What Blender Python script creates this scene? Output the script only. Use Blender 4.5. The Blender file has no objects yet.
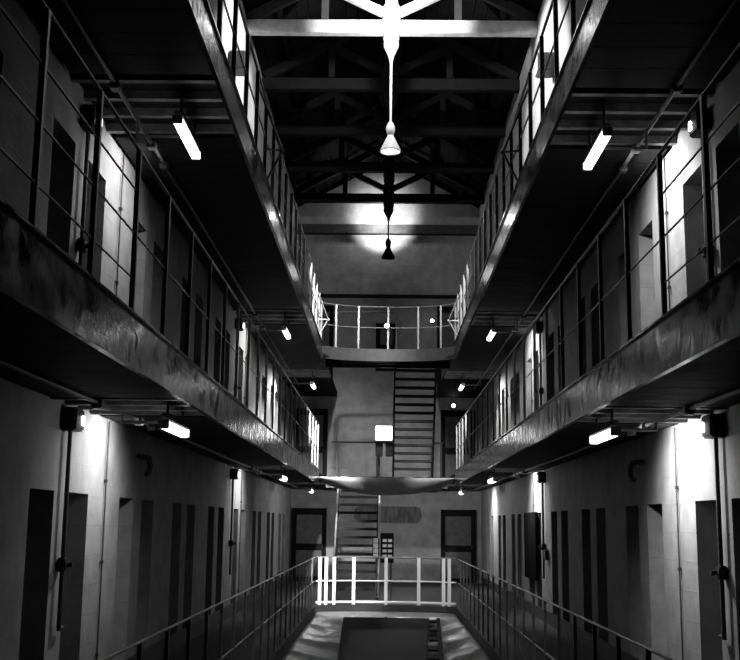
import bpy, math, random
from mathutils import Matrix, Vector, noise
random.seed(7)
S = bpy.context.scene
COL = S.collection
PI = math.pi

# ------------------------------------------------------------------ materials
def mat(name, base, rough=.6, metal=0., var=0., scale=6., bump=0., bscale=30., spec=.5, coat=0., emit=0., ecol=1.):
    m = bpy.data.materials.new(name); m.use_nodes = True
    nt = m.node_tree; b = nt.nodes['Principled BSDF']
    b.inputs['Base Color'].default_value = (base, base, base, 1)
    b.inputs['Roughness'].default_value = rough
    b.inputs['Metallic'].default_value = metal
    b.inputs['Specular IOR Level'].default_value = spec
    b.inputs['Coat Weight'].default_value = coat
    if emit:
        b.inputs['Emission Color'].default_value = (ecol, ecol, ecol, 1)
        b.inputs['Emission Strength'].default_value = emit
    tc = nt.nodes.new('ShaderNodeTexCoord')
    if var:
        n = nt.nodes.new('ShaderNodeTexNoise'); n.inputs['Scale'].default_value = scale
        n.inputs['Detail'].default_value = 6; n.inputs['Roughness'].default_value = .6
        r = nt.nodes.new('ShaderNodeValToRGB')
        lo, hi = max(0, base*(1-var)), min(1, base*(1+var))
        r.color_ramp.elements[0].position = .3; r.color_ramp.elements[1].position = .7
        r.color_ramp.elements[0].color = (lo, lo, lo, 1); r.color_ramp.elements[1].color = (hi, hi, hi, 1)
        nt.links.new(tc.outputs['Object'], n.inputs['Vector'])
        nt.links.new(n.outputs['Fac'], r.inputs['Fac']); nt.links.new(r.outputs['Color'], b.inputs['Base Color'])
    if bump:
        n2 = nt.nodes.new('ShaderNodeTexNoise'); n2.inputs['Scale'].default_value = bscale
        n2.inputs['Detail'].default_value = 5
        bp = nt.nodes.new('ShaderNodeBump'); bp.inputs['Strength'].default_value = bump
        bp.inputs['Distance'].default_value = .02
        nt.links.new(tc.outputs['Object'], n2.inputs['Vector'])
        nt.links.new(n2.outputs['Fac'], bp.inputs['Height']); nt.links.new(bp.outputs['Normal'], b.inputs['Normal'])
    return m

def wall_mat(name, base, brick=.12):
    """limewashed rubble / brick: base with blotches and faint coursing in the bump"""
    m = mat(name, base, rough=.8, var=.24, scale=3.2)
    nt = m.node_tree; b = nt.nodes['Principled BSDF']
    tc = [n for n in nt.nodes if n.type == 'TEX_COORD'][0]
    sep = nt.nodes.new('ShaderNodeSeparateXYZ'); cmb = nt.nodes.new('ShaderNodeCombineXYZ')
    add = nt.nodes.new('ShaderNodeMath'); add.operation = 'ADD'
    nt.links.new(tc.outputs['Object'], sep.inputs[0])
    nt.links.new(sep.outputs['X'], add.inputs[0]); nt.links.new(sep.outputs['Y'], add.inputs[1])
    nt.links.new(add.outputs[0], cmb.inputs['X']); nt.links.new(sep.outputs['Z'], cmb.inputs['Y'])
    br = nt.nodes.new('ShaderNodeTexBrick')
    br.inputs['Scale'].default_value = 1.; br.inputs['Brick Width'].default_value = .6
    br.inputs['Row Height'].default_value = .28; br.inputs['Mortar Size'].default_value = .012
    br.inputs['Color1'].default_value = (1, 1, 1, 1); br.inputs['Color2'].default_value = (.85, .85, .85, 1)
    br.inputs['Mortar'].default_value = (.2, .2, .2, 1)
    nt.links.new(cmb.outputs[0], br.inputs['Vector'])
    n = nt.nodes.new('ShaderNodeTexNoise'); n.inputs['Scale'].default_value = 9; n.inputs['Detail'].default_value = 6
    nt.links.new(tc.outputs['Object'], n.inputs['Vector'])
    mx = nt.nodes.new('ShaderNodeMix'); mx.inputs['Factor'].default_value = .55
    nt.links.new(br.outputs['Fac'], mx.inputs[2]); nt.links.new(n.outputs['Fac'], mx.inputs[3])
    bp = nt.nodes.new('ShaderNodeBump'); bp.inputs['Strength'].default_value = .5; bp.inputs['Distance'].default_value = .02
    bp.invert = False
    nt.links.new(mx.outputs[0], bp.inputs['Height']); nt.links.new(bp.outputs['Normal'], b.inputs['Normal'])
    return m

def fascia_mat():
    m = mat('glossy_steel', .016, .2, var=.3, scale=3, bump=.2, bscale=8, spec=.6)
    nt = m.node_tree; b = nt.nodes['Principled BSDF']
    tc = [n for n in nt.nodes if n.type == 'TEX_COORD'][0]
    n = nt.nodes.new('ShaderNodeTexNoise'); n.inputs['Scale'].default_value = 6; n.inputs['Detail'].default_value = 5
    mr = nt.nodes.new('ShaderNodeMapRange'); mr.inputs['From Min'].default_value = .35; mr.inputs['From Max'].default_value = .65
    mr.inputs['To Min'].default_value = .07; mr.inputs['To Max'].default_value = .26
    nt.links.new(tc.outputs['Object'], n.inputs['Vector']); nt.links.new(n.outputs['Fac'], mr.inputs['Value'])
    nt.links.new(mr.outputs[0], b.inputs['Roughness'])
    return m

M = dict(
    wall=wall_mat('limewashed_wall', .24),
    endwall=wall_mat('painted_brick', .31),
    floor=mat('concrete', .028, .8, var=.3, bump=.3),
    black=mat('black_paint', .03, .5, var=.3, scale=8),
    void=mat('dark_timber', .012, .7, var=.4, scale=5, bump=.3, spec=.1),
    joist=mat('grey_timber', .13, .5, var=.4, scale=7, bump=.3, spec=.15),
    fascia=fascia_mat(),
    rail=mat('rail_paint', .22, .38, var=.25, scale=12),
    raildark=mat('dark_rail_paint', .15, .3, var=.25, scale=12),
    bridgeedge=mat('bridge_edge_paint', .05, .6, var=.2, spec=.3),
    railwhite=mat('white_rail_paint', .7, .4),
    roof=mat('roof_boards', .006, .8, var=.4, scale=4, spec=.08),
    truss=mat('lit_truss', .5, .6, var=.25, scale=6, bump=.2),  # pale copy of the truss timber: lamplight on the nearest truss put into colour
    truss_shaded=mat('shaded_truss', .012, .75, var=.25, scale=6, bump=.2, spec=.1),  # same timber darkened: shade on the farther trusses put into colour
    wallbeam=mat('beam_timber', .07, .7, var=.25, scale=6, bump=.2, spec=.1),
    rafter=mat('rafter_shaded', .04, .65, var=.25, scale=6, bump=.2),  # nearest truss's rafters and queen posts, fall-off of light put into colour
    door=mat('door_paint', .05, .6, var=.2),
    doorpanel=mat('door_panel', .13, .6, var=.2, spec=.1),
    frame=mat('door_frame', .008, .6, spec=.1),
    pipe=mat('iron_pipe', .04, .55, spec=.2),
    conduit=mat('grey_conduit', .05, .45, spec=.3),
    box=mat('dark_box', .02, .6, spec=.2),
    white=mat('white_enamel', .8, .35),
    lampblack=mat('lamp_shade_black', .008, .9, spec=.0),
    tube=mat('tube_glow', .8, .4, emit=7.5),
    small=mat('bulb_glow', .8, .4, emit=14.),
    flood=mat('flood_glow', .8, .4, emit=6.),
    sheet=mat('plastic_sheet', .30, .25, var=.25, scale=3),
    cloth=mat('canvas', .34, .7, var=.2, scale=4, bump=.2),
    board=mat('dark_board', .010, .8, var=.3, spec=.05),
    card=mat('pale_card', .40, .5),
    stairblack=mat('stair_black', .012, .6, spec=.2),
    stairgrey=mat('stair_grey', .06, .5),
    corbel=mat('grey_stone', .17, .7, var=.2, scale=8),
)

# ------------------------------------------------------------------ mesh builder
class MB:
    def __init__(s): s.v = []; s.f = []; s.sm = []
    def add(s, vs, fs, smooth=False):
        o = len(s.v); s.v += [tuple(p) for p in vs]
        s.f += [tuple(i+o for i in f) for f in fs]; s.sm += [smooth]*len(fs); return s
    def box(s, x0, x1, y0, y1, z0, z1):
        x0, x1 = min(x0, x1), max(x0, x1); y0, y1 = min(y0, y1), max(y0, y1); z0, z1 = min(z0, z1), max(z0, z1)
        vs = [(x, y, z) for x in (x0, x1) for y in (y0, y1) for z in (z0, z1)]
        return s.add(vs, [(0,1,3,2), (4,6,7,5), (0,4,5,1), (2,3,7,6), (0,2,6,4), (1,5,7,3)])
    def bbox(s, x0, x1, y0, y1, z0, z1, b=.01):
        """box with chamfered edges"""
        x0, x1 = min(x0, x1), max(x0, x1); y0, y1 = min(y0, y1), max(y0, y1); z0, z1 = min(z0, z1), max(z0, z1)
        import bmesh
        bm = bmesh.new(); bmesh.ops.create_cube(bm, size=1)
        for v in bm.verts:
            v.co = ((x0+x1)/2+v.co.x*(x1-x0), (y0+y1)/2+v.co.y*(y1-y0), (z0+z1)/2+v.co.z*(z1-z0))
        bmesh.ops.bevel(bm, geom=list(bm.edges), offset=b, segments=2, affect='EDGES')
        bm.verts.index_update()
        s.add([v.co[:] for v in bm.verts], [[v.index for v in f.verts] for f in bm.faces]); bm.free(); return s
    def bar(s, a, b, w, h, up=(0, 0, 1)):
        """rectangular bar from a to b, w sideways, h along up"""
        a, b = Vector(a), Vector(b); d = (b-a).normalized(); u = Vector(up)
        side = d.cross(u).normalized(); u = side.cross(d).normalized()
        vs = []
        for p in (a, b):
            for i, j in ((-1,-1), (1,-1), (1,1), (-1,1)): vs.append(p+side*(i*w/2)+u*(j*h/2))
        return s.add(vs, [(3,2,1,0), (4,5,6,7), (0,1,5,4), (1,2,6,5), (2,3,7,6), (3,0,4,7)])
    def tube(s, pts, r, n=8, caps=True):
        pts = [Vector(p) for p in pts]; k = len(pts); rs = r if isinstance(r, (list, tuple)) else [r]*k
        d0 = (pts[1]-pts[0]).normalized()
        ref = Vector((0, 0, 1)) if abs(d0.z) < .9 else Vector((1, 0, 0))
        vs = []; nrm = None
        for i, p in enumerate(pts):
            d = ((pts[i+1]-p) if i == 0 else (p-pts[i-1]) if i == k-1 else (pts[i+1]-p).normalized()+(p-pts[i-1]).normalized()).normalized()
            if nrm is None: nrm = (ref-d*ref.dot(d)).normalized()
            else: nrm = (nrm-d*nrm.dot(d)).normalized()
            bi = d.cross(nrm)
            for j in range(n):
                t = 2*PI*j/n; vs.append(p+(nrm*math.cos(t)+bi*math.sin(t))*rs[i])
        fs = [(i*n+j, i*n+(j+1) % n, (i+1)*n+(j+1) % n, (i+1)*n+j) for i in range(k-1) for j in range(n)]
        s.add(vs, fs, True)
        if caps: s.add(vs[:n], [tuple(range(n))[::-1]]); s.add(vs[-n:], [tuple(range(n))])
        return s
    def lathe(s, x, y, prof, n=20):
        k = len(prof); vs = [(x+r*math.cos(2*PI*j/n), y+r*math.sin(2*PI*j/n), z) for r, z in prof for j in range(n)]
        return s.add(vs, [(i*n+j, i*n+(j+1) % n, (i+1)*n+(j+1) % n, (i+1)*n+j) for i in range(k-1) for j in range(n)], True)
    def prism(s, poly, axis, a, b):
        """poly of 2-D points extruded along axis 0/1/2 from a to b"""
        def mk(p, t):
            q = list(p); q.insert(axis, t); return tuple(q)
        n = len(poly); vs = [mk(p, a) for p in poly]+[mk(p, b) for p in poly]
        return s.add(vs, [tuple(range(n)), tuple(range(n, 2*n))[::-1]]+[(i, n+i, n+(i+1) % n, (i+1) % n) for i in range(n)])
    def build(s, name, material, parent=None):
        me = bpy.data.meshes.new(name)
        if parent is not None:
            o = Vector(origin(parent)); vs = [tuple(Vector(v)-o) for v in s.v]
        else: vs = s.v
        me.from_pydata(vs, [], s.f); me.polygons.foreach_set('use_smooth', s.sm)
        me.materials.append(material)
        import bmesh
        bm = bmesh.new(); bm.from_mesh(me); bmesh.ops.recalc_face_normals(bm, faces=bm.faces); bm.to_mesh(me); bm.free()
        ob = bpy.data.objects.new(name, me); COL.objects.link(ob)
        if parent is not None: ob.parent = parent
        return ob

def origin(o):
    v = Vector(o.location)
    while o.parent: o = o.parent; v += Vector(o.location)
    return v
def tag(o, label=None, cat=None, group=None, kind=None):
    for k, v in (('label', label), ('category', cat), ('group', group), ('kind', kind)):
        if v: o[k] = v
    return o
def thing(name, loc, label, cat, group=None):
    o = bpy.data.objects.new(name, None); COL.objects.link(o); o.location = loc; o.empty_display_size = .1
    return tag(o, label, cat, group)
def struct(name, mb, m): return tag(mb.build(name, m), kind='structure')
def copy_thing(src, loc):
    r = src.copy(); COL.objects.link(r); r.location = loc
    for ch in list(src.children):
        c = ch.copy(); COL.objects.link(c); c.parent = r
        for g in list(ch.children):
            d = g.copy(); COL.objects.link(d); d.parent = c
    return r

# ------------------------------------------------------------------ dimensions
W = 2.9          # wall face
V = 1.5          # void half width
YE = 33.6        # end wall
F = (0., 2.86, 5.72)
SIDE = {-1: 'left', 1: 'right'}
LEVEL = ('ground floor', 'first gallery', 'upper gallery')
CENTRES = [9.66+3.02*k for k in range(-1, 8)]
CENTRES = [c for c in CENTRES if c < 32]

# ------------------------------------------------------------------ room shell
def side_wall(s):
    holes = []
    for c in CENTRES:
        for a, b in ((c-.88, c-.22), (c+.22, c+.88)):
            for z0, z1 in ((0., 1.97), (2.86, 5.10)):
                holes.append((a, b, z0, z1))
    ys = sorted({-1., YE} | {h[0] for h in holes} | {h[1] for h in holes})
    zs = sorted({-.6, 0., 1.97, 2.86, 5.10, 11.65})
    m = MB(); X = s*W; D = s*(W+.42); O = s*(W+.55)
    for i in range(len(ys)-1):
        for j in range(len(zs)-1):
            y0, y1, z0, z1 = ys[i], ys[i+1], zs[j], zs[j+1]
            hole = any(abs(h[0]-y0) < 1e-6 and abs(h[1]-y1) < 1e-6 and abs(h[2]-z0) < 1e-6 and abs(h[3]-z1) < 1e-6 for h in holes)
            if hole:
                m.add([(X,y0,z0),(D,y0,z0),(D,y0,z1),(X,y0,z1)], [(0,1,2,3)])
                m.add([(X,y1,z0),(D,y1,z0),(D,y1,z1),(X,y1,z1)], [(3,2,1,0)])
                m.add([(X,y0,z1),(D,y0,z1),(D,y1,z1),(X,y1,z1)], [(0,1,2,3)])
                m.add([(X,y0,z0),(D,y0,z0),(D,y1,z0),(X,y1,z0)], [(3,2,1,0)])
                m.add([(D,y0,z0),(D,y1,z0),(D,y1,z1),(D,y0,z1)], [(0,1,2,3)])
            else:
                m.add([(X,y0,z0),(X,y1,z0),(X,y1,z1),(X,y0,z1)], [(0,1,2,3)])
    m.add([(O,-1,-.6),(O,YE,-.6),(O,YE,11.65),(O,-1,11.65)], [(0,1,2,3)])
    m.add([(X,-1,11.65),(O,-1,11.65),(O,YE,11.65),(X,YE,11.65)], [(0,1,2,3)])
    m.add([(X,-1,-.6),(O,-1,-.6),(O,-1,11.65),(X,-1,11.65)], [(0,1,2,3)])
    struct('wall_'+SIDE[s], m, M['wall'])
for s in (-1, 1): side_wall(s)

# cell doors at the back of every alcove
n_door = 0
door0 = None
for s in (-1, 1):
    for lv, (z0, z1) in enumerate(((0., 1.97), (2.86, 5.10))):
        for c in CENTRES:
            for a in (c-.88, c+.22):
                n_door += 1
                d = MB().box(s*(W+.36), s*(W+.415), a+.005, a+.655, z0+.005, z1-.005)
                o = struct('door_%d' % n_door, d, M['door'])
                MB().box(s*(W+.335), s*(W+.36), a+.48, a+.62, z0+1., z0+1.12).build('bolt', M['pipe'], o)
                MB().box(s*(W+.345), s*(W+.36), a+.2, a+.45, z0+1.4, z0+1.58).build('hatch', M['frame'], o)

# end wall with gable
m = MB()
m.prism([(-W, -.6), (W, -.6), (W, 11.65), (0, 13.25), (-W, 11.65)], 1, YE, YE+.3)
struct('wall_back', m, M['endwall'])
# ground slab with the long open well (front landing, two walkways, end floor with rounded corners)
def arc(y0, sag, n=14, half=V):
    """plan of the rounded end of the well, x from -half to half"""
    return [(-half+2*half*i/n, y0+sag*(1-abs(-1+2*i/n)**3)) for i in range(n+1)]
def slab(mb, z0, z1, arcp, y_front, y_back, half=V, outer=W):
    mb.box(-outer, -half, y_front, y_back, z0, z1); mb.box(half, outer, y_front, y_back, z0, z1)
    for (xa, ya), (xb, yb) in zip(arcp[:-1], arcp[1:]):
        mb.prism([(xa, ya), (xb, yb), (xb, y_back), (xa, y_back)], 2, z0, z1)
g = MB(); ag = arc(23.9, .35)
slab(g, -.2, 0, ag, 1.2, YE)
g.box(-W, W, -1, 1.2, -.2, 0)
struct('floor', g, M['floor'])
b = MB().box(-V, V, 1.2, 24.6, -2.7, -2.6)
tag(b.build('floor_basement', M['floor']), kind='structure')
# roof
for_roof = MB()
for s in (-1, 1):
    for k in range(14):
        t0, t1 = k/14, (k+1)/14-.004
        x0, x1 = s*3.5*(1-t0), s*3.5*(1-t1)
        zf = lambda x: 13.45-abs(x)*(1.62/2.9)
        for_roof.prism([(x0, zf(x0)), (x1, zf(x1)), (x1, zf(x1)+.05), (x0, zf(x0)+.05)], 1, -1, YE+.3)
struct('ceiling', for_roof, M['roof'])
# purlins are part of the roof structure
pu = MB()
for s in (-1, 1):
    for x in (.25, 1.3, 2.3):
        z = 13.45-x*(1.62/2.9)-.09
        pu.box(s*x-.05, s*x+.05, -1, YE, z-.06, z+.09)
tag(pu.build('trim_1', M['roof']), kind='structure')
struct('trim_2', MB().box(-W, W, YE-.09, YE, 8.72, 8.82), M['frame'])      # dark ledge on the end wall
struct('baseboard_left', MB().box(-W, -W+.02, 1, YE, 0, .22), M['black'])
struct('baseboard_right', MB().box(W-.02, W, 1, YE, 0, .22), M['black'])
for s in (-1, 1):   # baseboards must not cross the alcoves' view: kept to a low dark skirting only
    pass

# ------------------------------------------------------------------ end-wall doors
def panel_door(n, x0, x1, z0, z1, split=.42):
    o = struct('door_%d' % n, MB().box(x0, x1, YE-.05, YE-.003, z0, z1), M['frame'])
    w = .14
    for (a, b) in ((z0+.14, z0+(z1-z0)*split), (z0+(z1-z0)*split+.2, z1-.2)):
        MB().bbox(x0+w, x1-w, YE-.075, YE-.05, a, b, .008).build('panel', M['doorpanel'], o)
    MB().box(x0, x0+.06, YE-.09, YE-.05, z0, z1).build('jamb', M['frame'], o)
    MB().box(x1-.06, x1, YE-.09, YE-.05, z0, z1).build('jamb', M['frame'], o)
    MB().box(x0, x1, YE-.09, YE-.05, z1-.06, z1).build('lintel', M['frame'], o)
    MB().tube([(x1-.12, YE-.1, z0+1.0), (x1-.12, YE-.1, z0+1.12)], .02).build('door_handle', M['pipe'], o)
n = n_door+1
panel_door(n, -2.84, -1.79, 0, 2.17); panel_door(n+1, 1.67, 2.72, 0, 2.17)
panel_door(n+2, -2.84, -1.81, 2.86, 5.2); panel_door(n+3, 1.67, 2.72, 2.86, 5.2)
panel_door(n+4, -2.75, -1.68, 5.72, 8.45); panel_door(n+5, 1.55, 2.6, 5.72, 8.45)
panel_door(n+6, -.36, .30, 6.4, 7.9)

# ------------------------------------------------------------------ galleries
def gallery(s, lv):
    zt = F[lv]; zb = zt-.27 if lv == 1 else zt-.30
    yf, yb = 2.0, YE-.01
    nm = 'the left' if s < 0 else 'the right'
    t = thing('gallery_walkway', (s*2.2, yf, zt), ('first-floor' if lv == 1 else 'upper')+' gallery walkway with dark glossy steel edge along %s wall' % nm[4:], 'walkway', 'side gallery walkways')
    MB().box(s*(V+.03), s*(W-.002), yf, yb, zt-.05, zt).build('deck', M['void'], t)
    m = MB().box(s*V, s*(V+.03), yf, 24.3, zb, zt+.012)
    m.box(s*V, s*(V+.035), yf, 24.3, zb-.012, zb); m.box(s*(V-.02), s*(V+.05), yf, 24.3, zt+.012, zt+.024)
    m.build('edge_beam', M['fascia'], t)
    jb = zt-.13
    bays = [(c-.75, c+.85) for c in (9.9+.12*s, 20.4, 28.4)]
    edges = [yf]+[e for b_ in bays for e in b_]+[yb]
    for a, b_ in zip(edges[::2], edges[1::2]):
        so = MB(); n_ = max(1, round((b_-a)/.42)); w_ = (b_-a)/n_
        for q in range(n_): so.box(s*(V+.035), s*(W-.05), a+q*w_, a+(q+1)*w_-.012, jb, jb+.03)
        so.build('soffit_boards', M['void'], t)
    for a, b_ in bays:
        for q in range(4):
            y = a+.12+q*(b_-a-.24-.07)/3
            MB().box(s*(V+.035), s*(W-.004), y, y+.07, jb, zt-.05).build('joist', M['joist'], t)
    return t
for s in (-1, 1):
    for lv in (1, 2): gallery(s, lv)

# end bridges
def bridge(lv, arcp, yb, label):
    zt = 5.66; zb = 5.39
    t = thing('end_bridge', (0, arcp[7][1], zt), label, 'walkway')
    d = MB()
    for (xa, ya), (xb, yb2) in zip(arcp[:-1], arcp[1:]):
        d.prism([(xa, ya+.03), (xb, yb2+.03), (xb, yb), (xa, yb)], 2, zt-.05, zt)
    d.build('deck', M['void'], t)
    e = MB()
    for (xa, ya), (xb, yb2) in zip(arcp[:-1], arcp[1:]):
        e.prism([(xa, ya), (xb, yb2), (xb, yb2+.03), (xa, ya+.03)], 2, zb, zt+.012)
    e.build('edge_beam', M['bridgeedge'], t)
    for k in range(3):
        y = 24.95+.28*k+ (0 if lv == 2 else 0)
        if y < yb-.05: MB().box(-1.1, 1.1, y+.15, y+.22, zt-.2, zt-.05).build('joist', M['void'], t)
    MB().box(-V+.004, V-.004, yb-.06, yb, zb+.02, zt).build('back_beam', M['void'], t)
    return t
a2 = arc(24.25, .45, 14, V-.004)
bridge(2, a2, 25.95, 'curved end bridge crossing the hall at upper gallery level')
# first-floor landing at the far end
t = thing('end_landing', (0, 27.2, F[1]), 'first-floor landing under the steep black stair at the far end', 'landing')
MB().box(-V, V, 27.2, YE-.01, F[1]-.05, F[1]).build('deck', M['void'], t)
MB().box(-V, V, 27.16, 27.2, F[1]-.27, F[1]+.01).build('edge_beam', M['fascia'], t)
for k in range(8): MB().box(-V, V, 27.6+.75*k, 27.67+.75*k, F[1]-.2, F[1]-.05).build('joist', M['void'], t)

# ------------------------------------------------------------------ railings
def side_rail(s, lv, y0, sp, top, mids, kick, r, label, skip_to=24.2):
    z = F[lv]+(.024 if lv else 0); x = s*(V+.0 if lv else V+.03)
    t = thing('gallery_railing', (x, y0, z), label, 'railing', 'side railings around the open well')
    ye = (23.8, 24.15, 24.2)[lv]
    rm = M['raildark'] if lv == 1 else M['rail']
    MB().tube([(x, y0-.3, z+top), (x, ye, z+top)], r*.75, 8).build('top_rail', rm, t)
    for q, mz in enumerate(mids):
        MB().tube([(x, y0-.3, z+mz), (x, 6.02 if q else ye, z+mz)], .006 if lv == 1 else .010, 6).build('middle_rail', rm, t)
    y = y0
    while y < ye:
        p = MB().box(x-r, x+r, y-r, y+r, z, z+top)
        p.build('post', rm, t); y += sp
    return t
for s in (-1, 1):
    n = SIDE[s]
    side_rail(s, 0, 3.4, .85, 1.0, (.5,), True, .014, 'ground-floor railing along the %s edge of the open well' % n)
    side_rail(s, 1, 2.5, .88, .95, (.45, .70, .19), True, .0135, 'first-floor gallery railing on the %s with thin wire rails' % n)
    side_rail(s, 2, 5.05, .9, .89, (.45,), True, .021, 'upper gallery railing on the %s, seen from below' % n)

def end_rail(lv, arcp, xs, z, top, mid, r, m, label):
    t = thing('end_railing', (0, arcp[7][1], z), label, 'railing')
    pts = [(x, y+.04, z+top) for x, y in arcp]
    MB().tube(pts, r*.6, 8).build('top_rail', M['raildark'], t)
    MB().tube([(x, y, z+mid) for x, y, _ in pts], r*.45, 6).build('middle_rail', m if lv == 0 else M['rail'], t)
    def yat(x):
        for (xa, ya), (xb, yb) in zip(arcp[:-1], arcp[1:]):
            if xa <= x <= xb: return ya+(yb-ya)*(x-xa)/(xb-xa)+.04
        return arcp[0][1]+.04
    for x in xs:
        y = yat(x); MB().box(x-r, x+r, y-r, y+r, z, z+top).build('post', m, t)
    if lv == 0: MB().tube([(x, y, z+.05) for x, y, _ in pts], .03, 8).build('bottom_rail', m, t)
    return t
end_rail(2, a2, (-1.19, -.68, 0, .69, 1.2), 5.672, .99, .5, .021, M['rail'], 'curved pale railing on the upper end bridge')
end_rail(0, ag, (-1.42, -1.29, -1.12, -.7, 0, .71, 1.24, 1.36), 0, 1.0, .5, .036, M['railwhite'], 'white railing across the far end of the ground-floor well')
t = thing('landing_railing', (-.75, 28.72, F[1]), 'thin dark railing on the first-floor landing left of the stair', 'railing')
MB().tube([(-1.45, 28.72, F[1]+.97), (.1, 28.72, F[1]+.97)], .02, 8).build('top_rail', M['pipe'], t)
for x in (-1.3, -.2): MB().box(x-.025, x+.025, 28.7, 28.75, F[1], F[1]+.97).build('post', M['pipe'], t)
t = thing('landing_railing', (1.35, 28.72, F[1]), 'short dark railing on the first-floor landing right of the stair', 'railing')
MB().tube([(1.22, 28.72, F[1]+.97), (1.5, 28.72, F[1]+.97)], .02, 8).build('top_rail', M['pipe'], t)
MB().box(1.4, 1.45, 28.7, 28.75, F[1], F[1]+.97).build('post', M['pipe'], t)
t = thing('stairhead_rail', (-.5, 25.85, F[2]), 'dark bent pipe guard rail behind the upper end bridge', 'railing')
MB().tube([(-1.27, 25.8, 5.66), (-1.27, 25.8, 6.66), (-1.2, 25.8, 6.74), (.12, 25.8, 6.76), (.2, 25.8, 6.68), (.2, 25.8, 5.66)], .03, 8).build('bent_pipe', M['pipe'], t)

# ------------------------------------------------------------------ steep stairs
def stair(a, b, x0, x1, n, matt, label, rails=False, treadm=None):
    """a = (y, z) at the foot, b = (y, z) at the head"""
    t = thing('steep_stair', ((x0+x1)/2, a[0], a[1]), label, 'stair')
    for x in (x0, x1):
        MB().bar((x, a[0], a[1]+.02), (x, b[0], b[1]), .05, .2, (0, 0, 1)).build('stringer', matt, t)
    for i in range(n):
        f = (i+1)/(n+1); y = a[0]+(b[0]-a[0])*f; z = a[1]+(b[1]-a[1])*f
        MB().box(x0+.02, x1-.02, y-.1, y+.1, z-.03, z+.03).build('tread', treadm or matt, t)
    if rails:
        for x in (x0-.03, x1+.03):
            MB().tube([(x, a[0]-.05, a[1]+.02), (x, a[0]-.05, a[1]+.75), (x, b[0]-.1, b[1]-.05)], .022, 8).build('handrail', M['rail'] if x < x0 else M['railwhite'], t)
    return t
stair((28.2, F[1]+.06), (26.03, 5.57), .17, 1.17, 13, M['stairblack'], 'steep black open-tread stair from the first floor to the upper bridge')
stair((25.25, .07), (27.08, F[1]-.12), -1.15, -.2, 13, M['stairblack'], 'steep open-tread stair from the ground floor up to the landing', True, M['stairblack'])

# ------------------------------------------------------------------ roof trusses
TY = (20.37, 23.25, 26.13, 29.02, 31.95)
TN = ('nearest timber roof truss, its tie beam brightly lit in the middle', 'second timber roof truss, dim behind the lit one',
      'third timber roof truss, almost lost in the dark', 'fourth timber roof truss, black against the glowing end wall',
      'farthest timber roof truss, silhouetted against the glow on the end wall')
for i, y in enumerate(TY):
    t = thing('roof_truss', (0, y, 11.32), TN[i], 'roof truss', 'timber roof trusses')
    m = M['truss'] if i == 0 else M['truss_shaded']  # lit copy for the nearest truss, shaded copy for those behind
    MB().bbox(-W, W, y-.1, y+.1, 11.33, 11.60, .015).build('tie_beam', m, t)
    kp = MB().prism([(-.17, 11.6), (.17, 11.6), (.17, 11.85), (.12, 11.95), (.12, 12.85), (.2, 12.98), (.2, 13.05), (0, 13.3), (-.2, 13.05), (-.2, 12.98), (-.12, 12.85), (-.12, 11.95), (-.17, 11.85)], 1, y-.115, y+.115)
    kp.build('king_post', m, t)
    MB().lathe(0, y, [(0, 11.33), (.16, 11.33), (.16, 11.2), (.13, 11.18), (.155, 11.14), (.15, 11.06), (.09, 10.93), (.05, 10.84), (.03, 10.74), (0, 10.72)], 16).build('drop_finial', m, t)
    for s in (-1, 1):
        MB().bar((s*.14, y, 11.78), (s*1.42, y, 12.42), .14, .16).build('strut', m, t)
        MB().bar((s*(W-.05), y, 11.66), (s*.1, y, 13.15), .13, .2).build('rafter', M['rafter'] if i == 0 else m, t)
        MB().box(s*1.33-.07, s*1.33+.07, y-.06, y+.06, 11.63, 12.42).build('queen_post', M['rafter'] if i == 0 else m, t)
t = thing('timber_beam', (0, YE-.2, 10.75), 'dark beam along the end wall below the glow', 'beam')
MB().bbox(-W, W, YE-.22, YE, 10.76, 11.06, .012).build('timber', M['wallbeam'], t)
for s in (-1, 1):
    o = MB().bbox(s*(W-.31), s*W, 18.2, 18.6, 9.66, 10.0, .02).build('stone_corbel', M['corbel'])
    tag(o, 'grey stone block projecting from the %s wall below the lit truss' % SIDE[s], 'corbel', 'grey wall blocks')

# ------------------------------------------------------------------ pendant lamps
def pendant(y, ztop, z, m, label, glow):
    t = thing('pendant_lamp', (0, y, ztop), label, 'lamp')
    MB().tube([(0, y, ztop), (0, y, z+.58)], .022, 8).build('rod', m, t)
    MB().lathe(0, y, [(0, z+.62), (.04, z+.61), (.085, z+.52), (.09, z+.44), (.055, z+.33), (0, z+.32)], 16).build('lamp_holder', m, t)
    MB().lathe(0, y, [(.03, z+.36), (.06, z+.33), (.205, z+.03), (.205, z), (.19, z), (.19, z+.03), (.05, z+.32)], 24).build('lamp_shade', m, t)
    MB().lathe(0, y, [(0, z+.02), (.05, z+.04), (.07, z+.09), (.04, z+.16), (0, z+.18)], 14).build('bulb', glow, t)
pendant(20.37, 10.75, 8.88, M['white'], 'white conical pendant lamp hanging by a rod from the nearest truss', M['small'])
pendant(31.95, 10.75, 9.60, M['lampblack'], 'small black conical pendant lamp in front of the end wall', M['lampblack'])

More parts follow.
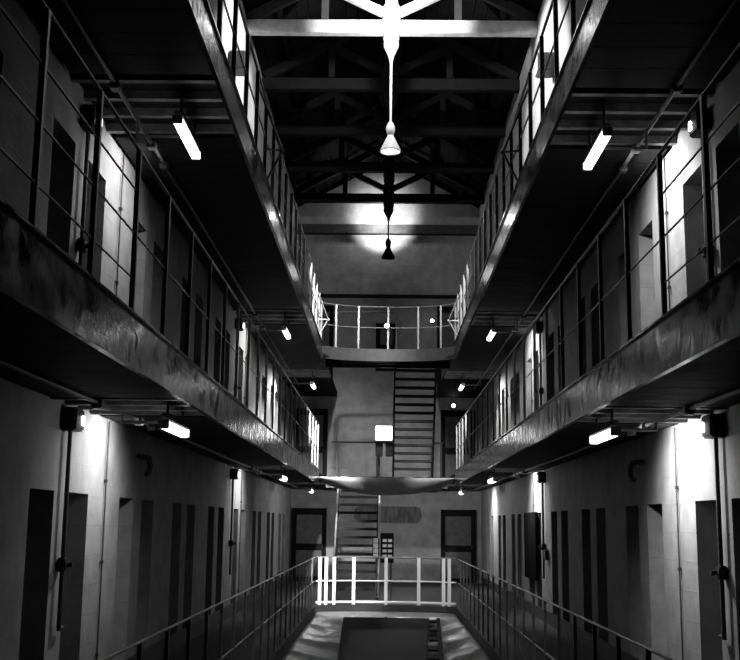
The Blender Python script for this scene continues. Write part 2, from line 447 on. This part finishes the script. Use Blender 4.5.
# ------------------------------------------------------------------ fluorescent battens
PL = ('nearest the camera', 'middle one of three', 'farthest of three')
def batten(s, lv, k, y):
    if k == 0: y += .12*s
    z = F[lv]-(.22 if lv == 1 else .34)
    lab = 'fluorescent light under the %s %s gallery, %s' % (SIDE[s], 'upper' if lv == 2 else 'first-floor', PL[k])
    x = s*1.95
    t = thing('fluorescent_light', (x, y, z), lab, 'light', 'fluorescent lights under the galleries')
    MB().bbox(x-.04, x+.04, y-.46, y+.46, z-.07, z, .01).build('housing', M['box'], t)
    for e in (-.35, .35): MB().tube([(x, y+e, z-.01), (x, y+e, F[lv]-.05)], .012, 6).build('hanger', M['pipe'], t)
    tb = MB().bbox(x-.045, x+.045, y-.48, y+.48, z-.14, z-.07, .02).build('tube', M['tube'], t)
    for e in (-.495, .495): MB().bbox(x-.047, x+.047, y+e-.015, y+e+.015, z-.142, z-.06, .006).build('end_cap', M['white'], tb)
    MB().tube([(x+s*.07, y+.15, z-.03), (s*2.46, y+.15, z-.03), (s*2.46, y+.15, F[lv]-.18)], .018, 8).build('supply_conduit', M['conduit'], t)
for s in (-1, 1):
    for lv in (1, 2):
        for k, y in enumerate((9.9, 20.4, 28.4)): batten(s, lv, k, y)

# conduits along the underside and service runs on the walls
for s in (-1, 1):
    for lv in (1, 2):
        z = F[lv]-.155
        t = thing('conduit_run', (s*2.5, 5, z), 'grey conduit under the %s %s gallery near the wall' % (SIDE[s], 'first-floor' if lv == 1 else 'upper'), 'conduit', 'conduits under the galleries')
        MB().tube([(s*2.5, 4.5, z), (s*2.5, 31, z)], .02, 8).build('run', M['conduit'], t)
        for y in (9.2, 10.75, 11.4, 20.0, 21.3):
            MB().bbox(s*2.5-.045, s*2.5+.045, y-.06, y+.06, z-.05, z+.022, .01).build('junction_box', M['conduit'], t)
NEAR = ('nearest the camera', 'second from the camera')
for s in (-1, 1):
    for lv in (0, 1):
        for k, y0 in enumerate((9.66, 20.3)):
            zb = F[lv]; who = '%s %s wall, %s' % (SIDE[s], ('ground-floor', 'first-gallery')[lv], NEAR[k])
            xw = s*(W-.045)
            dy = 0 if lv == 0 else .1
            t = thing('service_pipe', (xw, y0, zb+.78), 'dark pipe with valve box, %s' % who, 'pipe', 'wall pipes')
            MB().tube([(xw, y0, zb+.78), (xw, y0, zb+(2.5 if lv == 0 else 2.43))], .02, 10).build('pipe', M['pipe'], t)
            MB().bbox(xw-.035, xw+.04, y0-.06, y0+.07, zb+1.28, zb+1.4, .012).build('valve_box', M['box'], t)
            MB().tube([(xw-s*.045, y0+.01, zb+1.34), (xw-s*.09, y0+.01, zb+1.34)], .025, 8).build('valve_handle', M['pipe'], [q for q in t.children if q.name.startswith('valve_box')][0])
            MB().tube([(xw, y0, zb+.80), (xw, y0+.12, zb+.80)], .018, 8).build('elbow', M['pipe'], t)
            t = thing('conduit_drop', (s*(W-.02), y0+1.45, zb), 'thin conduit running down the %s' % who, 'conduit', 'wall conduits')
            xc = s*(W-.022)
            MB().tube([(xc, y0+1.45, zb+.0), (xc, y0+1.45, zb+2.72)], .009, 8).build('conduit', M['conduit'], t)
            for zz in (.4, 1.3, 2.1): MB().box(xc-.014, xc+.014, y0+1.43, y0+1.47, zb+zz, zb+zz+.03).build('clip', M['pipe'], t)
            t = thing('lamp_box', (s*2.8, y0+.1, zb+2.42), 'dark lamp box high on the %s' % who, 'lamp', 'wall lamp boxes')
            top = 2.70 if lv == 0 else 2.64
            b = MB().bbox(s*2.76, s*(W-.004), y0-.17, y0+.10, zb+top-.2, zb+top, .015).build('box_body', M['box'], t)
            MB().bbox(s*2.74, s*2.76, y0+.0, y0+.05, zb+top-.15, zb+top-.06, .006).build('lamp_lens', M['tube'], b)
            MB().box(s*2.78, s*2.82, y0+.1, y0+.13, zb+top-.17, zb+top-.06).build('lamp_bracket', M['pipe'], b)
    t = thing('vent_elbow', (s*2.86, 12.6, 2.4), 'curved pipe elbow on the %s ground-floor wall under the gallery' % SIDE[s], 'pipe')
    MB().tube([(s*2.88, 12.5, 2.45)]+[(s*(2.80-.02*math.sin(a)), 12.62+.1*math.sin(a), 2.35+.1*math.cos(a)) for a in (.2, .8, 1.4, 2, 2.6, 3.1)], .03, 8).build('elbow', M['pipe'], t)

for lab, bx, bz in (('small round bulkhead lamp on the end wall above the right first-floor door', 2.06, 5.34), ('small round bulkhead lamp high on the end wall beside the right upper door', 1.4, 8.0)):
    t = thing('bulkhead_lamp', (bx, YE-.01, bz), lab, 'lamp', 'bulkhead lamps on the end wall')
    MB().tube([(bx, YE-.002, bz), (bx, YE-.04, bz)], .09, 14).build('base', M['box'], t)
    MB().tube([(bx, YE-.04, bz), (bx, YE-.07, bz), (bx, YE-.09, bz)], [.06, .05, .02], 14).build('lens', M['tube'], t)
t = thing('post_lamp', (-.03, 24.66, 6.2), 'small round lamp on the middle post of the upper end railing', 'lamp')
MB().tube([(-.03, 24.66, 6.2), (-.03, 24.6, 6.2)], .03, 10).build('base', M['box'], t)
MB().tube([(-.03, 24.6, 6.2), (-.03, 24.56, 6.2), (-.03, 24.54, 6.2)], [.055, .05, .02], 14).build('lens', M['tube'], t)
o = MB().bbox(W-.09, W-.042, 21.0, 22.7, .7, 1.98, .01).box(W-.045, W-.004, 21.1, 21.2, .8, 1.9).box(W-.045, W-.004, 22.5, 22.6, .8, 1.9).build('notice_board', M['lampblack'])
tag(o, 'black board fixed to the right ground-floor wall beyond the second lamp', 'board')
o = MB().bbox(W-.07, W-.004, 19.92, 20.15, 1.12, 1.3, .01).build('switch_box', M['box'])
tag(o, 'small dark switch box on the right ground-floor wall', 'switch')

# ------------------------------------------------------------------ outrigger brackets on the upper edge
for s in (-1, 1):
    for k, y in enumerate((12.4, 23.2)):
        X = s*V; T = (s*(V-.2), y-.1, F[2]+.33)
        t = thing('rail_bracket', (X, y, F[2]), 'triangular rod bracket on the %s upper railing, %s' % (SIDE[s], ('near one', 'far one beside the end bridge')[k]), 'bracket', 'rod brackets on the upper railings')
        mm = M['rail'] if k == 0 else M['railwhite']
        for j, e in enumerate(((X, y+.1, F[2]+.03), (X, y-.25, F[2]+.3), (X, y-1.0, F[2]+.78))):
            MB().tube([e, T], .014, 6).build('rod', mm, t)
        MB().lathe(T[0], T[1], [(0, T[2]-.03), (.03, T[2]-.015), (.03, T[2]+.015), (0, T[2]+.03)], 10).build('hook', mm, t)

# ------------------------------------------------------------------ sagging canvas across the well, and the sheet below
def grid(nx, ny, fn):
    vs = [fn(i/nx, j/ny) for j in range(ny+1) for i in range(nx+1)]
    fs = [(j*(nx+1)+i, j*(nx+1)+i+1, (j+1)*(nx+1)+i+1, (j+1)*(nx+1)+i) for j in range(ny) for i in range(nx)]
    return vs, fs
def canvas(u, v):
    x = -1.49+2.98*u; s = 1-(2*u-1)**2
    z = 2.72-.36*s**.8*math.sin(PI*v)**.7-.05*(2*u-1)**2*math.sin(PI*v)
    return (x, 24.2+1.5*v+.12*math.sin(PI*u), z+.012*noise.noise((x*2, v*4, 1))*math.sin(PI*v))
m = MB(); m.add(*grid(40, 14, canvas), True)
o = m.build('safety_canvas', M['cloth'])
sol = o.modifiers.new('thickness', 'SOLIDIFY'); sol.thickness = .012
tag(o, 'pale canvas sheet sagging across the well at first-floor level', 'sheet')
def floor_sheet(u, v):
    x = -1.46+2.92*u; e = abs(2*u-1); y = 9+(14.88+.35*(1-e**3))*v
    yc = y+.9*(1-e*e)
    q = math.sin(yc*3.1+2.2*noise.noise((x*.9, y*.35, 2)))
    w = .22*max(0, q)**3*(.5+.5*noise.noise((x*.7, y*.5, 9)))+.05*noise.noise((x*1.6, y*2.2, 5))+.02*noise.noise((x*5, y*6, 3))
    return (x, y, -.13-.16*(1-e**2.5)*min(1, (1-v)*14)+w*(1-e**6)*min(1, (1-v)*8)-.02)
m = MB(); m.add(*grid(60, 260, floor_sheet), True)
o = m.build('plastic_sheet', M['sheet'])
sol = o.modifiers.new('thickness', 'SOLIDIFY'); sol.thickness = .01
tag(o, 'crumpled pale plastic sheet stretched over the well at floor level', 'sheet')
t = thing('dark_board', (-.18, 18, -.17), 'long dark board lying on the pale sheet in the well', 'board')
MB().prism([(-.62, 13.0), (.42, 13.0), (.86, 22.2), (-.84, 22.2)], 2, -.135, -.10).build('panel', M['board'], t)
MB().bar((-.05, 13.0, -.09), (.0, 22.15, -.09), .06, .02).build('batten', M['board'], t)
t = thing('slatted_frame', (.75, 18, -.16), 'dark slatted wooden frame beside the dark board on the sheet', 'frame')
MB().bar((.66, 13.5, -.10), (1.02, 22.0, -.10), .07, .05).build('stile', M['board'], t)
for y in (14.9, 15.8, 16.9, 18.3, 19.9, 21.6):
    f = (y-13)/9.2
    MB().box(.44+.42*f, .65+.36*f, y-.22, y+.22, -.125, -.095).build('slat', M['board'], t)

# ------------------------------------------------------------------ things at the far end
t = thing('floodlight', (-.12, 28.35, F[1]), 'bright square floodlight panel on a stand on the first-floor landing', 'lamp')
MB().bbox(-.31, .15, 28.33, 28.42, 3.84, 4.24, .015).build('lamp_housing', M['box'], t)
MB().bbox(-.295, .135, 28.305, 28.33, 3.86, 4.225, .012).build('lamp_face', M['flood'], [q for q in t.children][0])
for a, b in ((-.29, -.10), (-.03, .15)): MB().bbox(a, b, 28.3, 28.42, 3.44, 3.82, .02).build('ballast_box', M['box'], t)
MB().tube([(-.25, 28.37, F[1]+.03), (-.25, 28.37, 3.95)], .02, 8).build('stand_pole', M['pipe'], t)
MB().lathe(-.25, 28.37, [(0, F[1]+.04), (.03, F[1]+.04), (.16, F[1]+.02), (.16, F[1]), (0, F[1])], 14).build('stand_base', M['box'], t)
t = thing('leaflet_rack', (0, 24.800, 0), 'dark rack of pale cards beside the lower stair', 'rack')
MB().bbox(-.13, .17, 25.000, 25.050, .86, 1.52, .01).build('back_panel', M['lampblack'], t)
MB().bbox(-.31, -.15, 25.020, 25.070, .95, 1.40, .01).build('side_panel', M['lampblack'], t)
for r in range(4):
    z = .98+.115*r
    MB().box(-.08, .01, 24.985, 25.000, z, z+.06).build('card', M['card'], t)
    MB().box(.04, .13, 24.985, 25.000, z, z+.06).build('card', M['card'], t)
    MB().box(-.29, -.18, 25.000, 25.020, z-.02, z+.08).build('card', M['card'], t)
MB().tube([(.11, 25.030, 0), (.11, 25.030, .9)], .02, 8).build('leg', M['pipe'], t)
MB().tube([(-.22, 25.050, 0), (-.22, 25.050, .97)], .02, 8).build('leg', M['pipe'], t)
# faded painted lettering on the end wall: too worn to read
mm = mat('faded_lettering', .17, .8)
nt = mm.node_tree; bs = nt.nodes['Principled BSDF']
tc = [q for q in nt.nodes if q.type == 'TEX_COORD'][0]
mp = nt.nodes.new('ShaderNodeMapping'); mp.inputs['Scale'].default_value = (7.5, 1, 1.6)
nz = nt.nodes.new('ShaderNodeTexNoise'); nz.inputs['Scale'].default_value = 1.4; nz.inputs['Detail'].default_value = 3
rp = nt.nodes.new('ShaderNodeValToRGB')
rp.color_ramp.elements[0].position = .38; rp.color_ramp.elements[0].color = (.075, .075, .075, 1)
rp.color_ramp.elements[1].position = .66; rp.color_ramp.elements[1].color = (.17, .17, .17, 1)
nt.links.new(tc.outputs['Object'], mp.inputs[0]); nt.links.new(mp.outputs[0], nz.inputs[0])
nt.links.new(nz.outputs['Fac'], rp.inputs[0]); nt.links.new(rp.outputs[0], bs.inputs['Base Color'])
pts = []
for cx, a0 in ((.92, -PI/2), (-.80, PI/2)):
    for k in range(7):
        a = a0+PI*k/6; pts.append((cx+.17*math.cos(a), 2.0+.25*math.sin(a)))
o = MB().prism(pts, 1, YE-.008, YE-.001).build('painted_lettering', mm)
tag(o, 'worn dark band of painted lettering on the far end wall', 'lettering')

# ------------------------------------------------------------------ light
def lamp(kind, name, loc, energy, size=.1, target=None, spot=90, blend=.6):
    l = bpy.data.lights.new(name, kind); l.energy = energy
    if kind == 'AREA': l.size = size
    else: l.shadow_soft_size = size
    if kind == 'SPOT': l.spot_size = math.radians(spot); l.spot_blend = blend
    o = bpy.data.objects.new(name, l); COL.objects.link(o); o.location = loc
    if target is not None: o.rotation_euler = (Vector(target)-Vector(loc)).to_track_quat('-Z', 'Y').to_euler()
    return o
for s in (-1, 1):
    k = 1.0 if s > 0 else .48
    for j, y0 in enumerate((9.66, 20.3)):
        p = (1.0, .9)[j]
        lamp('SPOT', 'wash_lamp_light', (s*2.22, y0+1.15, 2.52), 190*k*p, .06, (s*2.95, y0+1.12, 2.1), 142, .6)
        lamp('SPOT', 'wash_lamp_light', (s*2.15, y0+1.25, 5.34), 195*k*p, .06, (s*2.95, y0+1.3, 4.85), 142, .6)
lamp('SPOT', 'wash_lamp_light', (-2.2, 28.4, 5.3), 500, .05, (-2.95, 27.5, 3.9), 120, .6)
lamp('SPOT', 'wash_lamp_light', (2.25, 29.6, 2.5), 130, .05, (2.95, 29.6, 1.9), 130, .6)
lamp('SPOT', 'wash_lamp_light', (2.2, 28.4, 5.3), 360, .05, (2.95, 27.5, 3.9), 120, .6)
lamp('SPOT', 'truss_light', (.0, 19.15, 11.05), 580, .08, (0, 20.4, 11.25), 114, .2)
for sx in (-1, 1): lamp('SPOT', 'truss_light', (.0, 19.1, 11.0), 2000, .10, (sx*2.9, 19.5, 8.7), 98, .3)
lamp('SPOT', 'truss_light', (0, 19.2, 11.0), 260, .06, (0, 20.37, 9.2), 26, .5)
lamp('SPOT', 'upper_rail_fill', (-1.0, 18.3, 8.4), 3500, .08, (-1.5, 22.6, 6.2), 42, .6)  # added spots without fittings, brightening the far upper railing posts
lamp('SPOT', 'upper_rail_fill', (1.0, 18.3, 8.4), 1200, .08, (1.5, 22.6, 6.2), 42, .6)
lamp('POINT', 'gable_light', (-.3, 33.05, 11.2), 52, .08)
lamp('SPOT', 'gable_light', (-.15, 32.2, 10.68), 330, .06, (-.15, 33.6, 11.15), 84, .55)
lamp('SPOT', 'pendant_light', (0, 20.37, 8.9), 140, .1, (0, 20.37, 0), 120, .5)
lamp('SPOT', 'well_fill', (-1.4, 21.6, 2.3), 1000, .08, (-1.2, 24.4, .25), 44, .8)  # added mid-air spots, no fittings, brightening the far railings around the well
lamp('SPOT', 'well_fill', (-.9, 18.6, 4.7), 9000, .08, (-1.7, 22.4, 3.6), 32, .6)
lamp('SPOT', 'well_fill', (.4, 21.5, 2.3), 260, .08, (.4, 24.4, .5), 50, .6)
lamp('SPOT', 'well_fill', (.9, 18.6, 4.7), 2000, .08, (1.6, 23.0, 3.5), 30, .6)
lamp('POINT', 'landing_fill', (0, 27.0, 5.2), 9, .2)  # added unseen point fills that lift the landing and end wall
lamp('POINT', 'landing_fill', (.4, 29.5, 2.5), 165, .2)
lamp('POINT', 'landing_fill', (0, 27.0, 8.0), 8, .2)

w = bpy.data.worlds.new('World'); S.world = w; w.use_nodes = True
w.node_tree.nodes['Background'].inputs[0].default_value = (1, 1, 1, 1)
w.node_tree.nodes['Background'].inputs[1].default_value = .0006

# ------------------------------------------------------------------ camera
cam = bpy.data.cameras.new('camera'); co = bpy.data.objects.new('camera', cam); COL.objects.link(co); S.camera = co
cx, cy, cz = (0.9998558677876496, 0.0121927877381948, 0.011814380126654412), (-0.009496084062041629, -0.17521487564516972, 0.9844844192470159), (0.014073664700155364, -0.9844547136764692, -0.1750738378001938)
co.matrix_world = Matrix(((cx[0], cy[0], cz[0], -.065), (cx[1], cy[1], cz[1], 0), (cx[2], cy[2], cz[2], 1.72), (0, 0, 0, 1)))
cam.sensor_fit = 'HORIZONTAL'; cam.sensor_width = 36; cam.lens = 36*1090/740; cam.clip_start = .05; cam.clip_end = 200

S.view_settings.view_transform = 'Standard'; S.view_settings.look = 'None'
S.view_settings.exposure = 0; S.view_settings.gamma = 1; S.view_settings.use_curve_mapping = False
S.cycles.use_denoising = True
S.cycles.diffuse_bounces = 1
